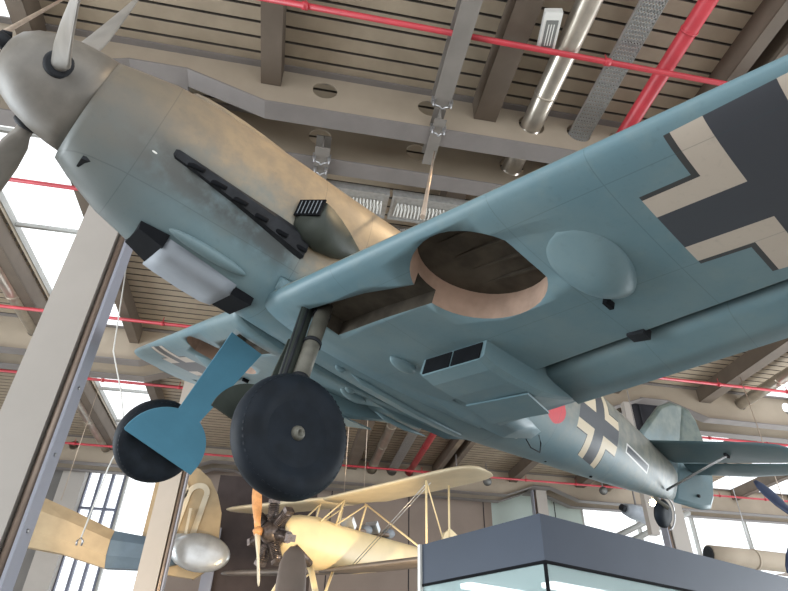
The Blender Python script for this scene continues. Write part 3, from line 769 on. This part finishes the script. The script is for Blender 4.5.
fp(cover_mesh(wc+fw*.03+up*.03, up, fw, out, .77, .345, .02, .22, .09, .07), 'gear_cover', 'olive', label='dark gear leg fairing behind the near wheel')
# starboard: the cover faces the camera
pivS = Vector((-2.39, -.56, -.62)); wS = Vector((-2.24, -1.075, -1.565)); axS = Vector((.06, -.98, .16))
wheel(wS, axS, -1)
footS = wS-axS.normalized()*.115
lgS = fp(MB().tube([pivS+Vector((0, -.03, .05)), wS-axS.normalized()*.095], .030, 20), 'landing_leg', 'strut')
fp(MB().tube([footS, wS], .035, 14), 'axle', 'strut', lgS)
upS = (pivS-footS).normalized(); fwS = (Vector((1, 0, 0))-upS*upS.x).normalized(); outS = upS.cross(fwS).normalized()
if outS.y < 0: outS = -outS
fp(cover_mesh(wS-fwS*.015+upS*.01, upS, fwS, outS, 1.01, .325, -.035, .145, .10, .155, 0, .03), 'gear_cover', 'gearblue', label='bright blue gear leg fairing over the upper half of the far wheel')
# suspension cables (world space)
def world(p): return FM @ Vector(p)
def cable(a, b, label, r=.009, g='suspension cables'):
    a, b = Vector(a), Vector(b)
    mb = MB().tube([a, b], r, 8)
    return tag(mb.build('suspension_cable', 'cable'), label, 'cable', g)
cable((1.78, 6.7, 9.46), world((-2.17, 1.74, -.44)), 'thin steel cable from the hoist rail down to the near wing', .014)
cable(world((.0, -.03, .12)), (-3.96, 5.36, 10.1), 'steel cable rising from the fighter propeller boss to the roof', .016)

# ================================================================== CREAM BIPLANE
BP = empty('biplane', (1.137, 14.907, 5.757), (-.0526, .091, 3.827), 'cream biplane with radial engine and wooden propeller hanging low in the background', 'aircraft')
def bp(mb, name, m, parent=None, label=None):
    o = mb.build(name, m, parent or BP)
    if label: o['label'] = label
    return o
def bwing(s, z0, half, chord, xo, m, dih, tipn=6, name='upper_wing'):
    secs = []
    for y, k in [(0, .80), (.35, .80), (.8, 1), (half*.5, 1), (half*.8, 1), (half*.9, .93), (half*.96, .78), (half*.99, .5), (half, .15)]:
        c = chord*k; le = xo-(chord-c)*.35 if y > 1 else xo; P = []; n = 12
        fr = [(1-math.cos(PI*j/n))/2 for j in range(n+1)]
        for f in reversed(fr): P.append((le-f*c, s*y, z0+dih*y+foil(f, .11)[0]*c))
        for f in fr[1:-1]: P.append((le-f*c, s*y, z0+dih*y+foil(f, .11)[1]*c))
        secs.append(P)
    return bp(MB().loft(secs), name, m)
for s in (1, -1):
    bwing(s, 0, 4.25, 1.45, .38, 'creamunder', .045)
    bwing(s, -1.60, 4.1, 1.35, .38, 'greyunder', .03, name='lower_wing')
fs = [(1.72, .34, -.60, -1.24), (1.6, .38, -.54, -1.30), (1.2, .42, -.47, -1.46), (.6, .42, -.45, -1.58), (0, .42, -.55, -1.60), (-.8, .42, -.62, -1.60), (-1.6, .38, -.68, -1.52), (-2.6, .28, -.75, -1.38), (-3.8, .16, -.85, -1.20), (-4.8, .06, -.93, -1.08)]
secs = []
for x, w, zt, zb_ in fs: secs.append([(p[0], p[1], p[2]) for p in ss(x, w, zt, zb_, (zt+zb_)/2, 2.8, 28)])
bp(MB().loft(secs), 'fuselage', 'cream')
for x in (-.85, -1.75):
    ck = bp(MB().rev([(0, .24), (.05, .25), (.08, .22), (.04, .19)], (x, 0, -.66), (0, 0, 1), 24), 'cockpit_rim', 'brownfair')
    bp(MB().obox((x+.30, 0, -.48), (.03, 0, -.05), (0, .2, 0), (.06, 0, .10)), 'windscreen', 'silver')
    bp(MB().ellipsoid((x-.32, 0, -.56), .22, .16, .13), 'headrest', 'lightgrey')
# engine
en = bp(MB().rev([(0, .34), (.08, .30), (.22, .26), (.36, .16), (.44, .07)], (1.68, 0, -.92), (1, 0, 0), 28), 'engine', 'engine')
for k in range(7):
    t = 2*PI*k/7+PI/2; d = Vector((0, math.cos(t), math.sin(t))); c = Vector((1.84, 0, -.92)); mb = MB()
    mb.tube([c+d*.2, c+d*.62], .085, 12)
    for q in range(9): mb.tube([c+d*(.27+q*.038), c+d*(.285+q*.038)], .125, 14)
    mb.obox(c+d*.66, (.11, 0, 0), Vector((1, 0, 0)).cross(d)*.07, d*.045); mb.tube([c+d*.25+Vector((.12, 0, 0)), c+d*.60+Vector((.10, 0, 0))], .014, 6)
    bp(mb, 'cylinder', 'engine', en)
bp(MB().tube([(1.45, .34, -1.2), (1.3, .42, -1.35), (1.0, .36, -1.5)], .09, 12), 'exhaust', 'engine')
pr_ = bp(MB().rev([(0, .10), (.09, .11), (.13, .06), (.17, .03)], (2.16, 0, -.92), (1, 0, 0), 20), 'propeller_hub', 'wood')
for sg, m in ((1, 'wood'), (-1, 'mark')):
    th = math.radians(102); d = Vector((0, math.cos(th), math.sin(th)))*sg; tq = Vector((1, 0, 0)).cross(d); secs = []
    for r, w, t, tw in ((.05, .07, .06, 70), (.25, .075, .05, 55), (.5, .11, .03, 38), (.8, .12, .02, 28), (1.0, .095, .012, 22), (1.09, .04, .006, 20)):
        a = math.radians(tw); u = Vector((1, 0, 0))*math.sin(a)+tq*math.cos(a); v = Vector((1, 0, 0))*math.cos(a)-tq*math.sin(a)
        secs.append([Vector((2.22, 0, -.92))+d*r+u*w*math.cos(q)+v*t*math.sin(q) for q in (2*PI*k/12 for k in range(12))])
    bp(MB().loft(secs), 'propeller_blade', m, pr_)
# struts
def strut(a, b, r=.028, m='cream', name='strut'): return bp(MB().tube([a, b], r, 8, sy=.6), name, m)
for s in (1, -1):
    strut((.25, s*.38, -.62), (.05, s*.42, -.04)); strut((.25, s*.38, -.62), (-.75, s*.42, -.04)); strut((-.55, s*.38, -.66), (-.75, s*.42, -.04)); strut((.75, s*.36, -.6), (.05, s*.42, -.04))
    strut((.2, s*3.0, -1.5), (.22, s*3.05, .06)) if s > 0 else 0; strut((-.6, s*3.0, -1.5), (-.62, s*3.05, .08)) if s > 0 else 0; strut((-.6, s*3.0, -1.5), (.22, s*3.05, .06), .018) if s > 0 else 0
    for a, b in (((-.2, s*.45, -1.5), (.1, s*3.0, .05)), ((-.3, s*.45, -1.5), (0, s*3.0, .05))):
        strut(a, b, .010, 'steel', 'bracing_wire')
    # undercarriage
    strut((.95, s*.32, -1.48), (1.15, s*.88, -2.32), .075); strut((.2, s*.32, -1.55), (1.1, s*.88, -2.35), .035)
    wh_ = bp(MB().rev([(-.07, .10), (-.06, .28), (0, .34), (.06, .28), (.07, .10)], (1.12, s*.98, -2.42), (0, 1, 0), 28), 'wheel', 'rubber')
strut((-.7, .42, -.03), (.35, 3.25, -1.48), .028)
# aileron line strip, tail
bp(MB().prism([(-4.3, -.9), (-4.6, -.3), (-4.9, -.15), (-5.25, -.3), (-5.35, -.8), (-5.1, -1.1), (-4.6, -1.05)], -.03, .03, lambda u, v, h: (u, h, v)), 'fin', 'cream')
bp(MB().prism([(-4.1, .0), (-4.4, 1.2), (-4.9, 1.4), (-5.2, 1.1), (-5.1, 0), (-5.2, -1.1), (-4.9, -1.4), (-4.4, -1.2)], -.9, -.86), 'tailplane', 'cream')
bm4 = BP.matrix_basis
for p, t in (((.1, .45, .1), 'nose side'), ((-.6, .45, .1), 'tail side')):
    w_ = Matrix.LocRotScale(BP.location, BP.rotation_euler, None) @ Vector(p)
    cable(w_, (w_.x+.02, w_.y+.02, 10.55), 'thin cable holding the cream biplane, %s' % t, .008)

# ================================================================== OCHRE AIRCRAFT TAIL WITH 80
YT = empty('tail_section', (-2.4, 17.6, 4.4), (0, 0, 0), 'ochre aircraft tail marked 80 with silver tailplane behind the second column', 'aircraft')
def yp(mb, name, m, parent=None):
    return mb.build(name, m, parent or YT, off=(-2.4, 17.6, 4.4) if parent is None else (-2.4, 17.6, 4.4))
Y0 = 17.6
k_ = Y0/17.2
def qa(x): return x*k_
def qz(z): return 1.6+(z-1.6)*k_
secs = []
for x, zt, zb_ in ((-9.2, 6.75, 4.35), (-6.7, 6.12, 4.70), (-5.4, 5.66, 4.55), (-4.29, 5.24, 4.28)):
    secs.append([(qa(x), Y0+.35*math.cos(t), qz((zt+zb_)/2+(zt-zb_)/2*math.sin(t))) for t in (2*PI*j/8+PI/8 for j in range(8))])
yp(MB().loft(secs, 0, False), 'fuselage', 'yellow')
secs = []
for x, zt, zb_ in ((-4.29, 5.24, 4.28), (-3.3, 5.12, 4.30), (-2.7, 5.0, 4.45), (-2.1, 4.9, 4.6)):
    secs.append([(qa(x), Y0+.34*math.cos(t), qz((zt+zb_)/2+(zt-zb_)/2*math.sin(t))) for t in (2*PI*j/8+PI/8 for j in range(8))])
yp(MB().loft(secs, 0, False), 'tail_cone', 'slate')
fo = [(-3.5, 4.9), (-3.5, 6.6), (-3.2, 7.0), (-2.75, 7.12), (-2.4, 7.02), (-2.05, 6.75), (-1.78, 6.35), (-1.6, 5.9), (-1.55, 5.2), (-1.6, 4.5), (-2.0, 4.2), (-3.0, 4.3)]
yp(MB().prism([(qa(a)-.13, qz(b)) for a, b in fo], Y0+.05, Y0+.22, lambda u, v, h: (u, h, v)), 'fin', 'yellow')
def stroke(pts, w, h0=Y0+.02, h1=Y0+.055):
    mb = MB(); L, Rr = [], []
    for i, p in enumerate(pts):
        a = Vector(pts[max(i-1, 0)]); b = Vector(pts[min(i+1, len(pts)-1)]); d = (b-a).normalized(); n = Vector((-d.y, d.x))
        L.append((p[0]+n.x*w, p[1]+n.y*w)); Rr.append((p[0]-n.x*w, p[1]-n.y*w))
    vs = []
    for q in L: vs += [(q[0], h0, q[1]), (q[0], h1, q[1])]
    vr = []
    for q in Rr: vr += [(q[0], h0, q[1]), (q[0], h1, q[1])]
    n = len(pts)
    for i in range(n-1):
        mb.add([vs[2*i], vs[2*i+2], vr[2*i+2], vr[2*i]], [(0, 1, 2, 3)]); mb.add([vs[2*i+1], vs[2*i+3], vr[2*i+3], vr[2*i+1]], [(0, 1, 2, 3)])
        mb.add([vs[2*i], vs[2*i+2], vs[2*i+3], vs[2*i+1]], [(0, 1, 2, 3)]); mb.add([vr[2*i], vr[2*i+2], vr[2*i+3], vr[2*i+1]], [(0, 1, 2, 3)])
    return mb
def oval(cx, cz, rx, rz, n=36, sk=.1): return [(cx+rx*math.cos(2*PI*k/n)+sk*rz*math.sin(2*PI*k/n), cz+rz*math.sin(2*PI*k/n)) for k in range(n+1)]
def racetrack(cx, cz, rx, hz, sk):
    P = []
    for k in range(13): t = PI*k/12; P.append((cx+rx*math.cos(t), cz+hz+rx*math.sin(t)))
    for k in range(13): t = PI+PI*k/12; P.append((cx+rx*math.cos(t), cz-hz+rx*math.sin(t)))
    P.append(P[0]); return [(x+sk*(z-cz), z) for x, z in P]
yp(stroke(racetrack(-2.60, 5.80, .25, .62, .15), .075), 'numeral_zero', 'mark')
e8 = stroke(oval(-3.12, 6.45, .27, .33), .075); e8b = stroke(oval(-3.22, 5.65, .30, .42), .075, Y0+.005, Y0+.05)
e8.add(e8b.v, e8b.f); yp(e8, 'numeral_eight', 'mark')
# silver tailplane: two leaf-shaped surfaces
def leaf(c, a, b, rot, n=32):
    P = []
    for k in range(n):
        t = 2*PI*k/n; x, z = a*math.cos(t), b*math.sin(t); P.append((c[0]+x*math.cos(rot)-z*math.sin(rot), c[1]+x*math.sin(rot)+z*math.cos(rot)))
    return P
mb = MB(); rings = []
for h, k in ((-.42, .25), (-.40, .7), (-.35, .95), (-.28, 1.0), (-.22, .9), (-.2, .5)):
    rings.append([(-2.1+(x+2.1)*k, Y0+h, 4.85+(z-4.85)*k) for x, z in leaf((-2.1, 4.85), .80, .48, -.12)])
mb.loft(rings); yp(mb, 'tailplane', 'silver')
mb = MB(); rings = []
for h, k in ((-.12, .25), (-.10, .7), (-.05, .95), (0, 1.0)):
    rings.append([(-2.75+(x+2.75)*k, Y0+h-.1, 5.0+(z-5.0)*k) for x, z in leaf((-2.75, 5.0), .5, .33, .2)])
mb.loft(rings); yp(mb, 'elevator', 'silver')
yp(MB().box((-2.62, Y0-.12, 5.0), (-2.55, Y0-.05, 6.0)), 'rudder_post', 'mark')
cable((-6.0, 17.6, 6.0), (-6.0, 17.6, 10.55), 'thin cable holding the ochre tail section', .008)
# little white disc under it
tag(MB().ellipsoid((-1.95, 18.4, 3.62), .62, .3, .34).build('metal_hull', 'silver'), 'pale rounded metal hull peeking out below the silver tailplane', 'exhibit')
# pull cord with tag
ce = empty('pull_cord', (-3.55, 12, 3.85), label='thin hanging cord with a small metal hook, left of the blue wheel cover', cat='cord')
MB().tube([(0, 0, .12), (.1, 0, 1.4), (.2, 0, 2.0), (.12, 0, 2.4), (-.1, 0, 3.0), (-.5, 0, 3.9), (-.9, 0, 6.6)], .014, 8).build('cord', 'white', ce)
MB().tube([(-.04, 0, 0), (-.05, 0, .08), (0, 0, .13), (.05, 0, .08), (.04, 0, 0)], .018, 8).build('hook', 'steel', ce)

sp0 = empty('standing_propeller', (.15, 7.05, 0), (0, 0, .1), 'brown upright propeller with rounded blade tip standing in front of the biplane nose', 'propeller')
secs = []
for z_, w_, t_ in ((0, .04, .02), (.1, .11, .02), (.5, .16, .03), (1.1, .12, .05), (1.4, .08, .08), (1.56, .08, .09), (1.7, .08, .08), (2.0, .12, .05), (2.6, .165, .03), (2.85, .15, .025), (2.97, .11, .02), (3.04, .05, .012)):
    secs.append([(w_*math.cos(q), t_*math.sin(q), z_) for q in (2*PI*j/20 for j in range(20))])
MB().loft(secs).build('blade', 'brownfair', sp0); MB().rev([(-.13, .12), (.13, .12)], (0, 0, 1.53), (0, 1, 0), 24).build('hub', 'wood', sp0); MB().rev([(-.145, .06), (.145, .06)], (0, 0, 1.53), (0, 1, 0), 20).build('bore_plate', 'steel', sp0)
# ================================================================== SHOWCASE
SC = empty('showcase', (1.54, 3.53, 0), (0, 0, math.atan2(.442, .897)), 'large dark-framed glass showcase with its corner towards the viewer', 'showcase')
def sp_(mb, name, m, parent=None): return mb.build(name, m, parent or SC)
W_, D_ = 3.3, 1.15
sp_(MB().box((0, 0, 2.33), (W_, D_, 2.60)), 'fascia', 'case')
sp_(MB().box((-.004, -.004, 2.315), (W_, D_, 2.332)), 'light_gasket', 'black')
sp_(MB().box((0, 0, 0), (W_, D_, .55)), 'plinth', 'case')
sp_(MB().box((.012, .005, .55), (W_, .015, 2.315)), 'front_pane', 'glass'); sp_(MB().box((.005, .012, .55), (.015, D_, 2.315)), 'side_pane', 'glass')
sp_(MB().box((W_-.1, .02, .55), (W_-.05, D_, 2.315)), 'inner_wall', 'caseback')
sp_(MB().box((.02, D_-.05, .55), (W_-.1, D_, 2.315)), 'back_panel', 'caseback')
sp_(MB().box((0, 0, .55), (.016, .016, 2.315)), 'corner_seam', 'black')
for x, y, a, b in ((.35, .75, .30, .05), (.75, .35, .34, .05), (1.6, .5, .4, .05)):
    sp_(MB().box((x-a, y-b, 2.27), (x+a, y+b, 2.30)), 'strip_light', 'tube')
MB_ = MB().box((-.02, 0, 0), (.02, .03, 2.6)); MB_.build('edge_profile', 'white', SC).location = (0, D_, 0)
ex = empty('model_aircraft', (1.9, 4.45, .55), (0, 0, .5), 'dark model part standing inside the showcase', 'exhibit')
MB().prism([(-.3, 0), (.3, 0), (.12, 1.55), (-.05, 1.62)], -.05, .05, lambda u, v, h: (u, h, v)).build('body', 'slate', ex)

# ================================================================== SPOTLIGHTS and other far things
def spot(loc, aim, label, r=.17, L=.36, lit=False):
    e = empty('spotlight', loc, label=label, cat='spotlight', group='ceiling spotlights'); d = (Vector(aim)-Vector(loc)).normalized()
    MB().rev([(-L*.55, r*.6), (-L*.5, r*.85), (0, r*.95), (L*.45, r), (L*.5, r*.93)], (0, 0, 0), d, 24).build('lamp_body', 'spotbody', e)
    MB().rev([(L*.5, r*.9), (L*.52, r*.02)], (0, 0, 0), d, 24).build('lens', 'bulb' if lit else 'greypl', e)
    MB().tube([(0, 0, .0), (0, .02, .75)], .03, 8).build('bracket', 'flange', e)
    return e
spot((8.0, 23.2, 9.3), (4, 8, 3), 'round black spotlight just right of the biplane wing tip')
spot((6.55, 22.6, 9.35), (3, 12, 4), 'small lit spotlight above the biplane wing tip', .13, .3, True)
spot((13.1, 23.2, 9.3), (6, 8, 4), 'black spotlight under the rear fuselage of the fighter')
spot((14.2, 22.0, 9.2), (9, 8, 3), 'small spotlight near the fighter tail wheel', .13)
bb = empty('lit_lamp', (5.93, 9.0, 4.45), label='small glowing warm lamp just under the fighter tail', cat='light')
MB().ellipsoid((0, 0, 0), .05, .05, .06, 14, 8).build('bulb', 'bulb', bb); MB().tube([(0, 0, .05), (0, .02, 5.4)], .008, 8).build('cord', 'flange', bb)
# hanging frame left of the floodlight
tag(MB().box((9.86, 15.3, 5.6), (10.1, 15.5, 9.5)).build('hanging_post', 'column'), 'pale hanging post left of the fighter tail wheel', 'post')
pj = empty('projector', (14.9, 23.9, 8.7), (0, 0, .3), 'pale projector on a truss in front of the bright window', 'projector')
MB().tube([(-.7, 0, .05), (-.3, 0, 0), (.5, 0, -.08)], [.22, .3, .34], 16).build('body', 'lightgrey', pj); MB().tube([(-.9, 0, .1), (-.7, 0, .05)], .14, 14).build('lens_barrel', 'gap', pj); MB().tube([(0, 0, .25), (0, 0, 1.6)], .04, 8).build('hanger', 'flange', pj)
# diagonal trusses in the bright right-hand part
for (a, b, w, l) in (((13.6, 24.9, 7.6), (17.2, 24.9, 9.2), .12, 'slanting pale brace under the far bright roof, left one'), ((14.6, 25.0, 7.6), (18.2, 25.0, 9.2), .12, 'slanting pale brace under the far bright roof, right one')):
    tag(MB().tube([a, b], w, 4).build('roof_brace', 'frame2'), l, 'brace')
# bent beige duct at lower right
du = empty('air_duct', (16.4, 22, 6.72), label='thick beige round duct with dark open end at lower right', cat='duct')
MB().tube([(0, 0, 0), (1.1, 0, -.03), (2.0, 0, -.06), (5.5, .2, -.15), (9.5, .5, -.3)], .36, 24).build('pipe', 'web', du)
MB().tube([(-.05, 0, 0), (.08, 0, 0)], [.30, .34], 20).build('end_ring', 'gap', du)
for x in (1.9, 5.0): MB().tube([(x, .0, -.06), (x+.08, .0, -.06)], .385, 24).build('joint', 'web', du)
for x in (2, 6): MB().tube([(x, .05, .2), (x, .05, 3.6)], .015, 6).build('hanger', 'steel', du)
tag(MB().prism([(0, 0), (1.2, .28), (3.2, .1), (3.2, -.05), (1.2, -.12)], 0, .05, lambda u, v, h: (17.4+u, 20+h*2, 5.75+v*.8)).build('glider_wing', 'greyunder'), 'dark slender wing tip below the beige duct at lower right', 'aircraft part')
# navy propeller at right edge
np_ = empty('propeller', (13.2, 13.8, 5.78), label='navy and brown three-bladed propeller hanging at the right edge', cat='propeller')
MB().rev([(-.5, .30), (-.2, .30), (0, .24), (.15, .12), (.2, .02)], (0, 0, 0), (-.75, -.6, -.1), 24).build('boss', 'navy', np_)
for k in range(3):
    th = math.radians(122+120*k); d = Vector((math.cos(th)*.80, -math.cos(th)*.6, math.sin(th))); ax = Vector((-.6, -.8, 0)); tq = ax.cross(d).normalized(); secs = []
    for r, w, t in ((.1, .06, .06), (.3, .09, .05), (.6, .15, .03), (.95, .16, .02), (1.2, .12, .012), (1.36, .05, .006)):
        u = (tq*.9+ax*.4).normalized(); v = d.cross(u); secs.append([d*r+u*w*math.cos(q)+v*t*math.sin(q) for q in (2*PI*j/12 for j in range(12))])
    MB().loft(secs).build('blade', 'navy' if k != 3 else 'brownfair', np_)
MB().tube([(0, .3, .1), (0, .3, 4.8)], .012, 6).build('hanging_cable', 'cable', np_)

# ================================================================== LIGHT
w = bpy.data.worlds.new('daylight'); sc.world = w; w.use_nodes = True
bg = w.node_tree.nodes['Background']; bg.inputs[0].default_value = (.93, .97, 1, 1); bg.inputs[1].default_value = 2.1
def spot_light(loc, aim, power, col, size=40, rad=.15):
    l = bpy.data.lights.new('spot', 'SPOT'); l.energy = power; l.color = col; l.spot_size = math.radians(size); l.spot_blend = .6; l.shadow_soft_size = rad
    o = bpy.data.objects.new('museum_spot', l); COL.objects.link(o); o.location = loc
    o.rotation_euler = (Vector(aim)-Vector(loc)).to_track_quat('-Z', 'Y').to_euler(); return o
spot_light((4.5, 3.0, 9.0), world((-2.3, .4, .2)), 900, (1, .72, .42), 30)
spot_light((2.5, 9.0, 1.5), (.6, 14.5, 4.8), 1500, (1, .76, .44), 60, .2)
spot_light((-6, 13, 2.5), (-3, 17.6, 5.5), 500, (1, .75, .48), 60, .2)

def window_light(loc, aim, sx, sy, power, col):
    l = bpy.data.lights.new('window_daylight', 'AREA'); l.shape = 'RECTANGLE'; l.size = sx; l.size_y = sy; l.energy = power; l.color = col
    o = bpy.data.objects.new('window_daylight', l); COL.objects.link(o); o.location = loc
    o.rotation_euler = (Vector(aim)-Vector(loc)).to_track_quat('-Z', 'Y').to_euler(); return o
window_light((-17, 7, 2.5), (-2, 6, 5.2), 12, 5, 2200, (.85, .94, 1))
window_light((24, 12, 2.5), (6, 8, 5.6), 12, 5, 2600, (.9, .96, 1))
